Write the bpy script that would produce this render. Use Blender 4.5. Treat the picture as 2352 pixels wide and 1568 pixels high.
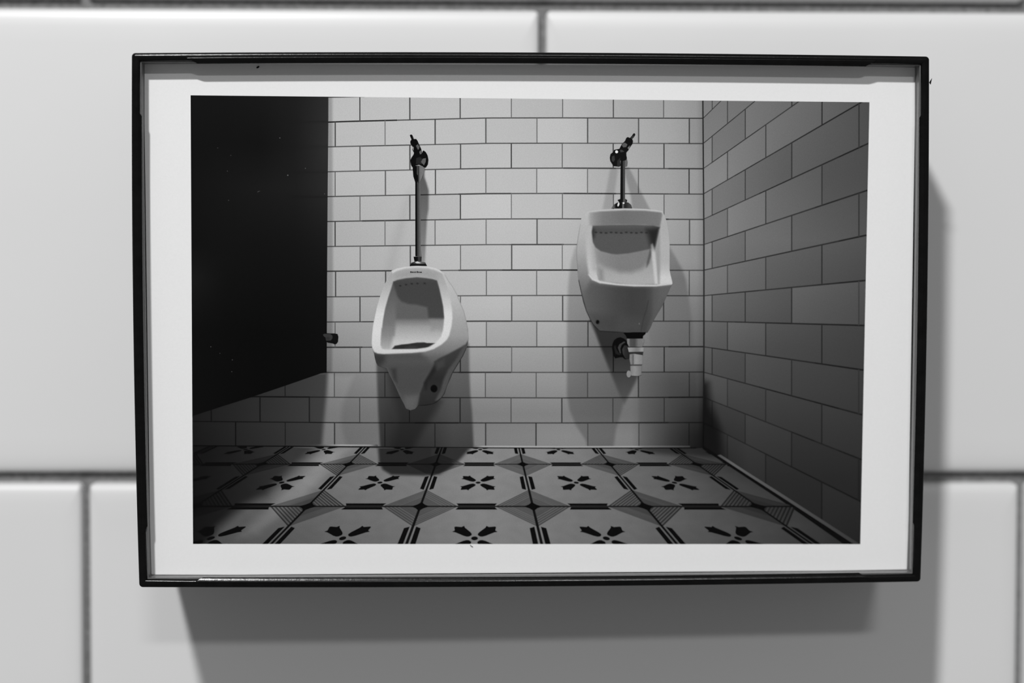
import bpy, bmesh, math, random
import numpy as np
from mathutils import Matrix, Vector

# ------------------------------------------------------------------ reset
for o in list(bpy.data.objects):
    bpy.data.objects.remove(o, do_unlink=True)
scene = bpy.context.scene
COL = scene.collection
ZW = 1.50                                    # height of the upper tile joint above the floor

# ------------------------------------------------------------------ camera
def basis(yaw, pitch, roll):
    f = Vector((math.sin(yaw) * math.cos(pitch), math.cos(yaw) * math.cos(pitch), math.sin(pitch)))
    r = Vector((math.cos(yaw), -math.sin(yaw), 0))
    u = r.cross(f)
    return r * math.cos(roll) + u * math.sin(roll), u * math.cos(roll) - r * math.sin(roll), f
CAM = Vector((-0.01607, -0.35907, ZW - 0.06114))
cr, cu, cf = basis(0.0176997, -0.0330756, 0.0018829)
cam = bpy.data.cameras.new('camera')
cam.sensor_width = 36.0
cam.lens = 36.0 * 3789.0 / 2352.0
cam.clip_start = 0.01
cam.dof.use_dof = True
cam.dof.focus_distance = 0.3245
cam.dof.aperture_fstop = 5.2
co = bpy.data.objects.new('camera', cam)
co.matrix_world = Matrix(((cr.x, cu.x, -cf.x, CAM.x), (cr.y, cu.y, -cf.y, CAM.y), (cr.z, cu.z, -cf.z, CAM.z), (0, 0, 0, 1)))
COL.objects.link(co)
scene.camera = co

# ------------------------------------------------------------------ light: grey room light, a near lamp and a farther one
world = bpy.data.worlds.new('room_light')
scene.world = world
world.use_nodes = True
world.node_tree.nodes['Background'].inputs[0].default_value = (1, 1, 1, 1)
world.node_tree.nodes['Background'].inputs[1].default_value = 0.168

def aim(o, target):
    d = Vector(target) - o.location
    o.rotation_euler = d.to_track_quat('-Z', 'Y').to_euler()
la = bpy.data.lights.new('wall_lamp', 'AREA')
la.shape = 'ELLIPSE'; la.size = 0.075; la.size_y = 0.04
la.energy = 8.9
lo = bpy.data.objects.new('wall_lamp', la)
lo.location = (-0.24, -0.80, ZW + 0.60)
aim(lo, (-0.01, 0, ZW - 0.06)); COL.objects.link(lo)
lb = bpy.data.lights.new('ceiling_lamp', 'AREA')
lb.shape = 'ELLIPSE'; lb.size = 0.36; lb.size_y = 0.10
lb.energy = 8.8
lo2 = bpy.data.objects.new('ceiling_lamp', lb)
lo2.location = (0.25, -2.20, ZW + 1.06)
aim(lo2, (-0.01, 0, ZW - 0.06)); COL.objects.link(lo2)

scene.view_settings.view_transform = 'Standard'
scene.view_settings.look = 'None'
scene.view_settings.gamma = 1.0
scene.view_settings.exposure = 0.0
scene.view_settings.use_curve_mapping = False

# ------------------------------------------------------------------ materials
def new_mat(name):
    m = bpy.data.materials.new(name); m.use_nodes = True
    nt = m.node_tree
    return m, nt, nt.nodes['Principled BSDF']
def noise_ramp(nt, scale, lo_, hi_, detail=3.0, rough=0.6):
    tc = nt.nodes.new('ShaderNodeTexCoord')
    n = nt.nodes.new('ShaderNodeTexNoise')
    n.inputs['Scale'].default_value = scale; n.inputs['Detail'].default_value = detail
    n.inputs['Roughness'].default_value = rough
    nt.links.new(tc.outputs['Object'], n.inputs['Vector'])
    mr = nt.nodes.new('ShaderNodeMapRange')
    mr.inputs['From Min'].default_value = 0.25; mr.inputs['From Max'].default_value = 0.75
    mr.inputs['To Min'].default_value = lo_; mr.inputs['To Max'].default_value = hi_
    nt.links.new(n.outputs['Fac'], mr.inputs['Value'])
    return n, mr
def grey(nt, sock):
    c = nt.nodes.new('ShaderNodeCombineColor')
    for i in range(3): nt.links.new(sock, c.inputs[i])
    return c.outputs[0]

# glazed white tile
M_TILE, nt, b = new_mat('glazed_white_tile')
n, mr = noise_ramp(nt, 18, 0.712, 0.727, 2)
nt.links.new(grey(nt, mr.outputs[0]), b.inputs['Base Color'])
b.inputs['Roughness'].default_value = 0.38
b.inputs['IOR'].default_value = 1.5
n2, mr2 = noise_ramp(nt, 60, 0, 1, 2)
bp = nt.nodes.new('ShaderNodeBump'); bp.inputs['Strength'].default_value = 0.02; bp.inputs['Distance'].default_value = 0.001
nt.links.new(mr2.outputs[0], bp.inputs['Height']); nt.links.new(bp.outputs[0], b.inputs['Normal'])
# sanded grey grout
M_GROUT, nt, b = new_mat('sanded_grey_grout')
n, mr = noise_ramp(nt, 900, 0.11, 0.28, 4, 0.7)
nt.links.new(grey(nt, mr.outputs[0]), b.inputs['Base Color'])
b.inputs['Roughness'].default_value = 0.95; b.inputs['Specular IOR Level'].default_value = 0.1
bp = nt.nodes.new('ShaderNodeBump'); bp.inputs['Strength'].default_value = 0.6; bp.inputs['Distance'].default_value = 0.0004
nt.links.new(n.outputs['Fac'], bp.inputs['Height']); nt.links.new(bp.outputs[0], b.inputs['Normal'])
# black lacquered metal
M_BLACK, nt, b = new_mat('black_lacquer')
n, mr = noise_ramp(nt, 350, 0.002, 0.005, 3)
nt.links.new(grey(nt, mr.outputs[0]), b.inputs['Base Color'])
b.inputs['Roughness'].default_value = 0.2
b.inputs['Specular IOR Level'].default_value = 0.20
n2, mr2 = noise_ramp(nt, 1500, 0, 1, 3)
bp = nt.nodes.new('ShaderNodeBump'); bp.inputs['Strength'].default_value = 0.05; bp.inputs['Distance'].default_value = 0.0002
nt.links.new(mr2.outputs[0], bp.inputs['Height']); nt.links.new(bp.outputs[0], b.inputs['Normal'])
# white photographic paper
M_PAPER, nt, b = new_mat('photo_paper')
n, mr = noise_ramp(nt, 4000, 0.815, 0.85, 2)
nt.links.new(grey(nt, mr.outputs[0]), b.inputs['Base Color'])
b.inputs['Roughness'].default_value = 0.7; b.inputs['Specular IOR Level'].default_value = 0.1
# printed silver tones: tone per vertex times paper grain
M_PRINT, nt, b = new_mat('printed_tones')
at = nt.nodes.new('ShaderNodeAttribute'); at.attribute_name = 'tone'
n, mr = noise_ramp(nt, 6500, 0.88, 1.12, 2, 0.7)
mx = nt.nodes.new('ShaderNodeVectorMath'); mx.operation = 'SCALE'
nt.links.new(at.outputs['Vector'], mx.inputs[0]); nt.links.new(mr.outputs[0], mx.inputs['Scale'])
nt.links.new(mx.outputs[0], b.inputs['Base Color'])
b.inputs['Roughness'].default_value = 0.7; b.inputs['Specular IOR Level'].default_value = 0.03
# thin anti-reflective picture glass
M_GLASS = bpy.data.materials.new('picture_glass'); M_GLASS.use_nodes = True
nt = M_GLASS.node_tree; nt.nodes.clear()
out = nt.nodes.new('ShaderNodeOutputMaterial'); mix = nt.nodes.new('ShaderNodeMixShader')
tr = nt.nodes.new('ShaderNodeBsdfTransparent'); gl = nt.nodes.new('ShaderNodeBsdfGlossy')
gl.inputs['Roughness'].default_value = 0.02
lw = nt.nodes.new('ShaderNodeLayerWeight'); lw.inputs['Blend'].default_value = 0.5
pw = nt.nodes.new('ShaderNodeMath'); pw.operation = 'POWER'; pw.inputs[1].default_value = 5.0
ml = nt.nodes.new('ShaderNodeMath'); ml.operation = 'MULTIPLY_ADD'; ml.inputs[1].default_value = 0.9; ml.inputs[2].default_value = 0.003
nt.links.new(lw.outputs['Facing'], pw.inputs[0]); nt.links.new(pw.outputs[0], ml.inputs[0])
nt.links.new(ml.outputs[0], mix.inputs[0]); nt.links.new(tr.outputs[0], mix.inputs[1]); nt.links.new(gl.outputs[0], mix.inputs[2])
nt.links.new(mix.outputs[0], out.inputs['Surface'])
# brown board
M_BOARD, nt, b = new_mat('backing_board')
n, mr = noise_ramp(nt, 500, 0.05, 0.08, 3)
nt.links.new(grey(nt, mr.outputs[0]), b.inputs['Base Color']); b.inputs['Roughness'].default_value = 0.9

def mesh_obj(name, verts, faces, mat, parent=None, smooth=False):
    me = bpy.data.meshes.new(name)
    me.from_pydata([tuple(v) for v in verts], [], faces)
    me.validate(); me.update()
    if smooth:
        for p in me.polygons: p.use_smooth = True
    me.materials.append(mat)
    o = bpy.data.objects.new(name, me); COL.objects.link(o)
    if parent: o.parent = parent
    return o

# ------------------------------------------------------------------ the tiled wall
PH, PW = 0.1029, 0.2052
g = bmesh.new()
X0, X1, Z0, Z1 = -0.66, 0.66, ZW - 0.46, ZW + 0.40
gv = [(X0, 0.0030, Z0), (X1, 0.0030, Z0), (X1, 0.0030, Z1), (X0, 0.0030, Z1),
      (X0, 0.012, Z0), (X1, 0.012, Z0), (X1, 0.012, Z1), (X0, 0.012, Z1)]
wall = mesh_obj('wall_back', gv, [(0, 1, 2, 3), (4, 7, 6, 5), (0, 4, 5, 1), (1, 5, 6, 2), (2, 6, 7, 3), (3, 7, 4, 0)], M_GROUT)
wall['kind'] = 'structure'
wall['label'] = 'white glazed brick tiled wall with grey grout joints'

def tile_mesh(w, h):
    """pillow-edged glazed tile, front face at y=0, centre at origin"""
    r = 0.0014
    ins = [0.0, 0.0002, 0.0006, 0.0012, 0.0023, 0.0042, 0.0075]
    dep = [0.0060, 0.0011, 0.00066, 0.00039, 0.00018, 0.00006, 0.0]
    def loop(i, y):
        rr = max(r - i * 1.6, 0.00022); pts = []
        for k, (sx, sz) in enumerate(((1, 1), (-1, 1), (-1, -1), (1, -1))):
            cx, cz = sx * (w / 2 - i * 0.5 - rr), sz * (h / 2 - i - rr)
            for j in range(5):
                a = math.radians(90 * k + 22.5 * j)
                pts.append((cx + rr * math.cos(a), y, cz + rr * math.sin(a)))
        return pts
    V, F = [], []
    for i, y in zip(ins, dep): V += loop(i, y)
    n = 20
    for k in range(len(ins) - 1):
        for j in range(n):
            a, b2 = k * n + j, k * n + (j + 1) % n
            F.append((a, b2, b2 + n, a + n))
    F.append(tuple(range((len(ins) - 1) * n, len(ins) * n)))
    me = bpy.data.meshes.new('wall_tile'); me.from_pydata(V, [], F); me.update()
    bm = bmesh.new(); bm.from_mesh(me); bmesh.ops.recalc_face_normals(bm, faces=bm.faces)
    # make sure the front face looks towards -Y
    bm.faces.ensure_lookup_table()
    big = max(bm.faces, key=lambda f_: f_.calc_area())
    if big.normal.y > 0: bmesh.ops.reverse_faces(bm, faces=bm.faces)
    bm.to_mesh(me); bm.free()
    for p in me.polygons: p.use_smooth = True
    me.materials.append(M_TILE)
    return me
TM = tile_mesh(PW - 0.0015, PH - 0.0022)
rnd = random.Random(4)
for row in range(-2, 3):                      # row 0 hangs below the upper joint
    zc = ZW - PH * (row + 0.5)
    off = -0.00324 if row % 2 == 0 else PW / 2
    for k in range(-2, 3):
        xc = off + PW * (k + 0.5)
        if row % 2: xc = -PW / 2 + PW * (k + 0.5)
        t = bpy.data.objects.new('wall_tile', TM); COL.objects.link(t)
        t.parent = wall
        t.location = (xc, rnd.uniform(-0.00012, 0.00012), zc)
        t.rotation_euler = (rnd.uniform(-.002, .002), 0, rnd.uniform(-.0012, .0012))

# ------------------------------------------------------------------ the framed photograph
DEPTH = 0.031                                  # box depth, wall side at local y = 0
FW, FH = 0.15574, 0.10448
xa = Vector((0.9998, 0.0183, 0.0025)).normalized()
za = Vector((-0.0019, -0.0307, 0.9995)); za = (za - xa * za.dot(xa)).normalized()
ya = za.cross(xa)
front = Vector((-0.00607, -0.0345, ZW - 0.06811))
base = front + ya * DEPTH
frame = bpy.data.objects.new('framed_photograph', None); COL.objects.link(frame)
frame.empty_display_size = 0.02
frame.matrix_world = Matrix(((xa.x, ya.x, za.x, base.x), (xa.y, ya.y, za.y, base.y), (xa.z, ya.z, za.z, base.z), (0, 0, 0, 1)))
frame['label'] = 'small black box frame holding a black-and-white print of two urinals'
frame['category'] = 'picture frame'

MM = 0.001
def ring_point(side, s, n):
    """point on the rounded rectangle offset n inwards; side 0 top 1 left 2 bottom 3 right; s in -1..1 incl. half corners"""
    r = 0.75 * MM
    W2, H2 = FW / 2, FH / 2
    if side in (0, 2): L, D = W2, H2
    else: L, D = H2, W2
    ext = L - r
    k = n - r
    if abs(s) <= 1.0:
        a = s * (ext if k <= 0 else ext - k)
        d = D - n
        bow = 0.00045 * (1 - s * s)
        a_, d_ = a, d + bow
    else:
        th = (abs(s) - 1.0) * math.radians(45)
        rad = max(r - n, 0.0); kk = max(k, 0.0)
        a_ = math.copysign(ext - kk + rad * math.sin(th), s)
        d_ = D - r - kk + rad * math.cos(th)
    if side == 0: return (a_, d_)
    if side == 2: return (-a_, -d_)
    if side == 1: return (-d_, a_)
    return (d_, -a_)
PROF = [(0.0, 30.9), (0.0, 0.62), (0.02, 0.34), (0.09, 0.23), (0.22, 0.15), (0.38, 0.075), (0.52, 0.02), (0.66, 0.0), (1.00, 0.0), (1.22, 0.05), (1.40, 0.16), (1.54, 0.34), (1.62, 0.60), (1.64, 5.2), (0.9, 5.2), (0.9, 30.9)]
PROF = [(a * MM, b_ * MM) for a, b_ in PROF]
SS = [-2, -1.75, -1.5, -1.25] + [-1 + 2 * i / 20 for i in range(21)] + [1.25, 1.5, 1.75, 2]
rails = []
for side in range(4):
    V, F = [], []
    m = len(PROF)
    for s in SS:
        for n_, t_ in PROF:
            a_, b_ = ring_point(side, s, n_)
            V.append((a_, -DEPTH + t_, b_))
    for i in range(len(SS) - 1):
        for j in range(m):
            a0, a1 = i * m + j, i * m + (j + 1) % m
            F.append((a0, a1, a1 + m, a0 + m))
    F.append(tuple(range(m))); F.append(tuple(reversed(range((len(SS) - 1) * m, len(SS) * m))))
    o = mesh_obj('frame_rail', V, F, M_BLACK, frame)
    bm = bmesh.new(); bm.from_mesh(o.data); bmesh.ops.recalc_face_normals(bm, faces=bm.faces); bm.to_mesh(o.data); bm.free()
    for p in o.data.polygons: p.use_smooth = len(p.vertices) == 4
    md = o.modifiers.new('edges', 'EDGE_SPLIT'); md.split_angle = math.radians(50)
    rails.append(o)
    # glazing strip on the middle of each rail, ends cut on the slant
    L = (FW if side in (0, 2) else FH) / 2
    cut = [11.4, 11.2, 11.4, 11.0][side] * MM
    lip = [2.10, 1.95, 2.02, 1.95][side] * MM
    e = (L - cut) / (L - 0.75 * MM)
    V, F = [], []
    prof2 = [(0.90 * MM, 0.20 * MM), (0.92 * MM, 0.0), (1.00 * MM, -0.07 * MM), (1.12 * MM, -0.09 * MM)]
    for i in range(8):                              # gently rounded chamfer, 19 to 36 degrees
        a_ = math.radians(19 + 17 * i / 7); dn = (lip - 1.12 * MM) / 8
        prof2.append((prof2[-1][0] + dn, prof2[-1][1] + dn * math.tan(a_)))
    prof2 += [(lip, 0.72 * MM), (0.9 * MM, 0.72 * MM)]
    m = len(prof2)
    N2 = 22
    for i in range(N2 + 1):
        s = -e + 2 * e * i / N2
        for n_, t_ in prof2:
            sl = (lip - n_) * 0.9 / (L - 0.75 * MM)
            ss = s * (e + sl) / e if i in (0, N2) else s
            a_, b_ = ring_point(side, ss, n_)
            V.append((a_, -DEPTH + t_, b_))
    for i in range(N2):
        for j in range(m):
            a0, a1 = i * m + j, i * m + (j + 1) % m
            F.append((a0, a1, a1 + m, a0 + m))
    F.append(tuple(range(m))); F.append(tuple(reversed(range(N2 * m, (N2 + 1) * m))))
    q = mesh_obj('glazing_strip', V, F, M_BLACK, o)
    bm = bmesh.new(); bm.from_mesh(q.data); bmesh.ops.recalc_face_normals(bm, faces=bm.faces); bm.to_mesh(q.data); bm.free()
    for p in q.data.polygons: p.use_smooth = len(p.vertices) == 4
    md = q.modifiers.new('edges', 'EDGE_SPLIT'); md.split_angle = math.radians(50)

def slab(name, x0, x1, y0, y1, z0, z1, mat, parent):
    V = [(x0, y0, z0), (x1, y0, z0), (x1, y0, z1), (x0, y0, z1), (x0, y1, z0), (x1, y1, z0), (x1, y1, z1), (x0, y1, z1)]
    F = [(0, 1, 2, 3), (4, 7, 6, 5), (0, 4, 5, 1), (1, 5, 6, 2), (2, 6, 7, 3), (3, 7, 4, 0)]
    return mesh_obj(name, V, F, mat, parent)
PT = 0.0041                                    # print lies this far behind the front edge
PY = -DEPTH + PT
gx, gz = FW / 2 - 1.60 * MM, FH / 2 - 1.60 * MM
M_SPACER, nt, b = new_mat('grey_spacer')
n, mr = noise_ramp(nt, 900, 0.085, 0.13, 3)
nt.links.new(grey(nt, mr.outputs[0]), b.inputs['Base Color']); b.inputs['Roughness'].default_value = 0.6
for side in range(4):
    V, F = [], []
    for s in [-1 + 2 * i / 20 for i in range(21)]:
        for n_, t_ in ((1.50, 0.62), (1.78, 0.62), (1.78, 4.09), (1.50, 4.09)):
            a_, b_ = ring_point(side, s, n_ * MM)
            V.append((a_, -DEPTH + t_ * MM, b_))
    for i in range(20):
        for j in range(4):
            a0, a1 = i * 4 + j, i * 4 + (j + 1) % 4
            F.append((a0, a1, a1 + 4, a0 + 4))
    F += [(0, 1, 2, 3), (83, 82, 81, 80)]
    q = mesh_obj('spacer_strip', V, F, M_SPACER, rails[side])
    bm = bmesh.new(); bm.from_mesh(q.data); bmesh.ops.recalc_face_normals(bm, faces=bm.faces); bm.to_mesh(q.data); bm.free()
glass = slab('glass_pane', -gx + 0.2 * MM, gx - 0.2 * MM, -DEPTH + 0.9 * MM, -DEPTH + 2.1 * MM, -gz + 0.2 * MM, gz - 0.2 * MM, M_GLASS, frame)
glass['label'] = 'clear glass pane in front of the print'
paper = slab('photo_print', -gx, gx, PY, PY + 0.25 * MM, -gz, gz, M_PAPER, frame)
paper['label'] = 'black-and-white photographic print with a wide white border'
board = slab('backing_board', -gx, gx, PY + 0.3 * MM, PY + 2.3 * MM, -gz, gz, M_BOARD, frame)

# ------------------------------------------------------------------ the printed picture, drawn flat on the paper
# drawing coordinates (x right, y down) are mapped onto the printed rectangle
def homography(src, dst):
    A = []
    for (x, y), (u, v) in zip(src, dst):
        A.append([x, y, 1, 0, 0, 0, -u * x, -u * y, -u]); A.append([0, 0, 0, x, y, 1, -v * x, -v * y, -v])
    return np.linalg.svd(np.array(A, float))[2][-1].reshape(3, 3)
CW, CH, CX, CZ, CR = 134.3, 88.82, -0.36, -0.40, -0.0066
def rect_pt(sx, sz):
    a, b_ = sx * CW / 2, sz * CH / 2
    return ((CX + a * math.cos(CR) - b_ * math.sin(CR)) * MM, (CZ + a * math.sin(CR) + b_ * math.cos(CR)) * MM)
Q = [(439, 219.5), (1997, 234), (1977, 1249), (442, 1249)]
HM = homography(Q, [rect_pt(-1, 1), rect_pt(1, 1), rect_pt(1, -1), rect_pt(-1, -1)])
def to_paper(X, Y):
    d = HM[2, 0] * X + HM[2, 1] * Y + HM[2, 2]
    return (HM[0, 0] * X + HM[0, 1] * Y + HM[0, 2]) / d, (HM[1, 0] * X + HM[1, 1] * Y + HM[1, 2]) / d
LIT = 0.865                                     # brightness of the paper's lighting, to turn seen greys into reflectance
def lin(v):
    c = np.clip(np.asarray(v, float) / 255.0, 0, 1)
    return np.where(c <= 0.04045, c / 12.92, ((c + 0.055) / 1.055) ** 2.4)

def clip_convex(P, C):
    """Sutherland-Hodgman, clip polygon C clockwise on screen (y down)"""
    out_ = [tuple(p) for p in P]
    n = len(C)
    for i in range(n):
        a, b_ = C[i], C[(i + 1) % n]
        inp, out_ = out_, []
        if not inp: break
        def side(p): return (b_[0] - a[0]) * (p[1] - a[1]) - (b_[1] - a[1]) * (p[0] - a[0])
        for j in range(len(inp)):
            p, q_ = inp[j - 1], inp[j]
            sp, sq = side(p), side(q_)
            if (sp >= 0) != (sq >= 0):
                t = sp / (sp - sq); out_.append((p[0] + t * (q_[0] - p[0]), p[1] + t * (q_[1] - p[1])))
            if sq >= 0: out_.append(q_)
    return out_

class Sheet:
    """flat printed shape: trapezoid-filled outlines with a grey value per vertex"""
    def __init__(s): s.X, s.Y, s.V, s.F, s.L, s.n = [], [], [], [], [], 0
    def fill(s, contours, shade, step=3.0, clip=Q, level=0):
        if not isinstance(contours[0][0], (list, tuple, np.ndarray)): contours = [contours]
        cs = []
        for c in contours:
            c = [tuple(p) for p in c]
            if clip is not None: c = clip_convex(c, clip)
            if len(c) >= 3: cs.append(np.array(c, float))
        if not cs: return
        ys = np.concatenate([c[:, 1] for c in cs])
        y0, y1 = ys.min(), ys.max()
        g_ = np.arange(math.ceil(y0 / step) * step, y1, step)
        ys = np.unique(np.round(np.concatenate([ys, g_]), 4))
        keep = [ys[0]]
        for y in ys[1:]:
            if y - keep[-1] > 0.02: keep.append(y)
        ys = keep
        E0 = np.concatenate([c for c in cs]); E1 = np.concatenate([np.roll(c, -1, 0) for c in cs])
        lo_ = np.minimum(E0[:, 1], E1[:, 1]); hi_ = np.maximum(E0[:, 1], E1[:, 1])
        xs, yy, ff, nn = [], [], [], 0
        for a, b_ in zip(ys[:-1], ys[1:]):
            mid = 0.5 * (a + b_)
            k = np.where((lo_ <= mid) & (hi_ > mid))[0]
            if len(k) < 2: continue
            dx = (E1[k, 0] - E0[k, 0]) / (E1[k, 1] - E0[k, 1])
            xm = E0[k, 0] + dx * (mid - E0[k, 1]); o_ = np.argsort(xm)
            k, dx = k[o_], dx[o_]
            def at_(y): return E0[k, 0] + dx * (np.clip(y, lo_[k], hi_[k]) - E0[k, 1])
            xa_, xb_ = at_(a), at_(b_)
            for i in range(0, len(k) - 1, 2):
                w = max(xa_[i + 1] - xa_[i], xb_[i + 1] - xb_[i])
                m = max(1, int(math.ceil(w / step)))
                t = np.linspace(0, 1, m + 1)
                xs += [xa_[i] + (xa_[i + 1] - xa_[i]) * t, xb_[i] + (xb_[i + 1] - xb_[i]) * t]
                yy += [np.full(m + 1, a), np.full(m + 1, b_)]
                r_ = nn + np.arange(m)
                ff.append(np.stack([r_, r_ + m + 1, r_ + m + 2, r_ + 1], 1))
                nn += 2 * (m + 1)
        if not xs: return
        X, Y = np.concatenate(xs), np.concatenate(yy)
        v = shade(X, Y) if callable(shade) else np.full(len(X), float(shade))
        s.X.append(X); s.Y.append(Y); s.V.append(np.broadcast_to(v, X.shape)); s.F.append(np.concatenate(ff) + s.n); s.n += nn
        s.L.append(np.full(len(X), float(level)))
    def build(s, name, level, parent, label=None):
        X, Y, v, F = np.concatenate(s.X), np.concatenate(s.Y), np.concatenate(s.V), np.concatenate(s.F)
        lv = np.concatenate(s.L)
        u, w = to_paper(X, Y)
        P = np.stack([u, PY - (level + lv) * 6e-6, w], 1).astype(np.float32)
        me = bpy.data.meshes.new(name)
        me.vertices.add(len(P)); me.vertices.foreach_set('co', P.ravel())
        me.loops.add(F.size); me.loops.foreach_set('vertex_index', F.astype(np.int32).ravel())
        me.polygons.add(len(F)); me.polygons.foreach_set('loop_start', np.arange(0, F.size, 4, dtype=np.int32))
        me.update(calc_edges=True); me.validate()
        at_ = me.attributes.new('tone', 'FLOAT_VECTOR', 'POINT')
        r = np.clip(lin(v) / LIT, 0.0015, 0.95)
        if len(at_.data) == len(r):
            at_.data.foreach_set('vector', np.repeat(r, 3).astype(np.float32))
        me.materials.append(M_PRINT)
        o = bpy.data.objects.new(name, me); COL.objects.link(o); o.parent = parent
        if label: o['label'] = label
        return o

def soft(poly, blur):
    """weight 0..1 inside a polygon with a soft edge"""
    P = np.array(poly, float); R = np.roll(P, -1, 0)
    def w(X, Y):
        d2 = np.full(X.shape, 1e9); ins = np.zeros(X.shape, bool)
        for (ax, ay), (bx, by) in zip(P, R):
            ex, ey = bx - ax, by - ay
            t = np.clip(((X - ax) * ex + (Y - ay) * ey) / (ex * ex + ey * ey + 1e-9), 0, 1)
            d2 = np.minimum(d2, (X - ax - t * ex) ** 2 + (Y - ay - t * ey) ** 2)
            if ay != by:
                c = ((ay > Y) != (by > Y)) & (X < ax + (Y - ay) * ex / ey); ins ^= c
        sd = np.sqrt(d2) * np.where(ins, 1, -1)
        k = np.clip(0.5 + sd / (2.0 * blur), 0, 1)
        return k * k * (3 - 2 * k)
    return w
def table(xs, rows):
    xs = np.array(xs, float); ys = np.array([r[0] for r in rows], float); T = np.array([r[1] for r in rows], float)
    def f(X, Y):
        i = np.clip(np.searchsorted(xs, X) - 1, 0, len(xs) - 2); j = np.clip(np.searchsorted(ys, Y) - 1, 0, len(ys) - 2)
        tx = np.clip((X - xs[i]) / (xs[i + 1] - xs[i]), 0, 1); ty = np.clip((Y - ys[j]) / (ys[j + 1] - ys[j]), 0, 1)
        return (T[j, i] * (1 - tx) + T[j, i + 1] * tx) * (1 - ty) + (T[j + 1, i] * (1 - tx) + T[j + 1, i + 1] * tx) * ty
    return f
def yi(ys, vs): return lambda X, Y: np.interp(Y, ys, vs)
def xi(xs, vs): return lambda X, Y: np.interp(X, xs, vs)
def paint(v, X, Y, poly, blur, val, amount=1.0):
    w = soft(poly, blur)(X, Y) * amount
    t = val(X, Y) if callable(val) else val
    return v * (1 - w) + t * w
def ellipse(cx, cy, rx, ry, n=20, rot=0.0):
    c, s_ = math.cos(rot), math.sin(rot)
    return [(cx + rx * math.cos(a) * c - ry * math.sin(a) * s_, cy + rx * math.cos(a) * s_ + ry * math.sin(a) * c) for a in [2 * math.pi * i / n for i in range(n)]]
def stroke(pts, w):
    """closed outline of a polyline of width w (or per-point widths)"""
    P = np.array(pts, float); ws = np.broadcast_to(np.array(w, float), (len(P),))
    T = np.gradient(P, axis=0); T /= np.linalg.norm(T, axis=1)[:, None] + 1e-9
    N = np.stack([-T[:, 1], T[:, 0]], 1) * ws[:, None] / 2
    return [tuple(p) for p in P + N] + [tuple(p) for p in (P - N)[::-1]]
def zm(x0, y0, f_): return lambda pts: [(x0 + a / f_, y0 + b_ / f_) for a, b_ in pts]
A_ = zm(830, 570, 7.84); B_ = zm(830, 750, 7.84); C_ = zm(830, 280, 7.84)
D_ = zm(1290, 460, 7.84); E_ = zm(1290, 620, 7.84); F_ = zm(1290, 740, 7.84); G_ = zm(1290, 280, 7.84)
def hsh(i, j): return (math.sin(i * 127.1 + j * 311.7 + 3.3) * 43758.5453) % 1.0

# --- back wall
ROWX = [440, 754, 800, 1120, 1290, 1616]
ROWY = [[283, 280.7, 279, 270.8, 270.4, 271.2], [340, 337.4, 336.2, 329.0, 328.5, 329.1], [397, 394.4, 393.2, 386.3, 385.6, 386.8],
        [454, 451.3, 450.3, 444.2, 443.6, 445], [511, 508.5, 507.6, 502.4, 501.8, 503.1], [568, 565.8, 565.2, 561.2, 560.8, 561.3],
        [625, 622.6, 622.0, 619.7, 619.4, 619.9], [683, 681.2, 680.8, 678.2, 677.6, 678.3], [740, 739, 738.6, 736.8, 736.9, 736.5],
        [798, 797.1, 797, 795.9, 795.7, 795.2], [855, 854.7, 854.8, 854.3, 854.4, 853.3], [909.5, 911.7, 912.0, 912.7, 913.1, 911.2],
        [967.3, 970.0, 970.3, 970.6, 970.6, 969.5], [1022.5, 1024.4, 1024.7, 1027.2, 1028, 1027]]
def rowy(i, x):
    if i < 0: return np.interp(x, ROWX, ROWY[0]) - 57.5
    return np.interp(x, ROWX, ROWY[i])
VA = [542.4, 656, 770, 885, 1000, 1116.5, 1233.3, 1350.2, 1467, 1583.3]       # joints of the odd courses
VB = [486, 598.6, 712, 827, 942, 1057.8, 1174.8, 1292, 1408.3, 1525]          # joints of the even courses
WT = table([755, 850, 1000, 1150, 1300, 1450, 1540, 1600, 1616], [
    (222, [176, 180, 183, 183, 180, 162, 152, 140, 122]), (300, [178, 180, 183, 184, 180, 164, 155, 142, 124]),
    (400, [176, 180, 183, 186, 183, 168, 160, 148, 130]), (500, [170, 176, 182, 186, 184, 172, 162, 150, 132]),
    (600, [166, 172, 178, 182, 178, 165, 155, 145, 128]), (700, [160, 165, 174, 178, 172, 145, 126, 120, 108]),
    (800, [138, 150, 160, 162, 158, 125, 106, 100, 90]), (880, [120, 132, 142, 145, 145, 118, 84, 75, 55]),
    (950, [108, 114, 121, 126, 128, 114, 74, 50, 28]), (1000, [106, 111, 122, 130, 134, 124, 62, 30, 17]), (1028, [104, 111, 120, 128, 132, 122, 57, 25, 14])])
SH_PART = soft([(430, 850), (752, 855), (749, 905), (743, 965), (737, 1035), (430, 1035)], 7)
SH_EDGE = soft([(745, 210), (764, 210), (765, 700), (762, 856), (745, 856)], 4)
SH_BEAM = soft([(757, 860), (812, 862), (786, 930), (782, 970), (797, 1035), (740, 1035)], 9)
SH_U1 = soft([(863, 770), (865, 860), (868, 945), (873, 1035), (1088, 1035), (1084, 945), (1080, 905), (1078, 855), (1077, 790), (1040, 740), (900, 740)], 4)
SH_U1C = soft([(880, 800), (1012, 922), (1000, 945), (976, 980), (958, 1010), (945, 1035), (900, 1035), (915, 960)], 13)
SH_P1 = soft([(957, 380), (974, 382), (975.4, 407), (980, 420), (985, 438), (984.5, 480), (981, 500), (978, 560), (976, 602), (957, 602)], 3)
SH_P1L = soft([(936, 440), (946, 430), (930, 520), (905, 620), (880, 640), (905, 540)], 14)
SH_P2L = soft([(1402, 385), (1420, 385), (1412, 440), (1406, 480), (1384, 480), (1392, 440)], 4)
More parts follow.
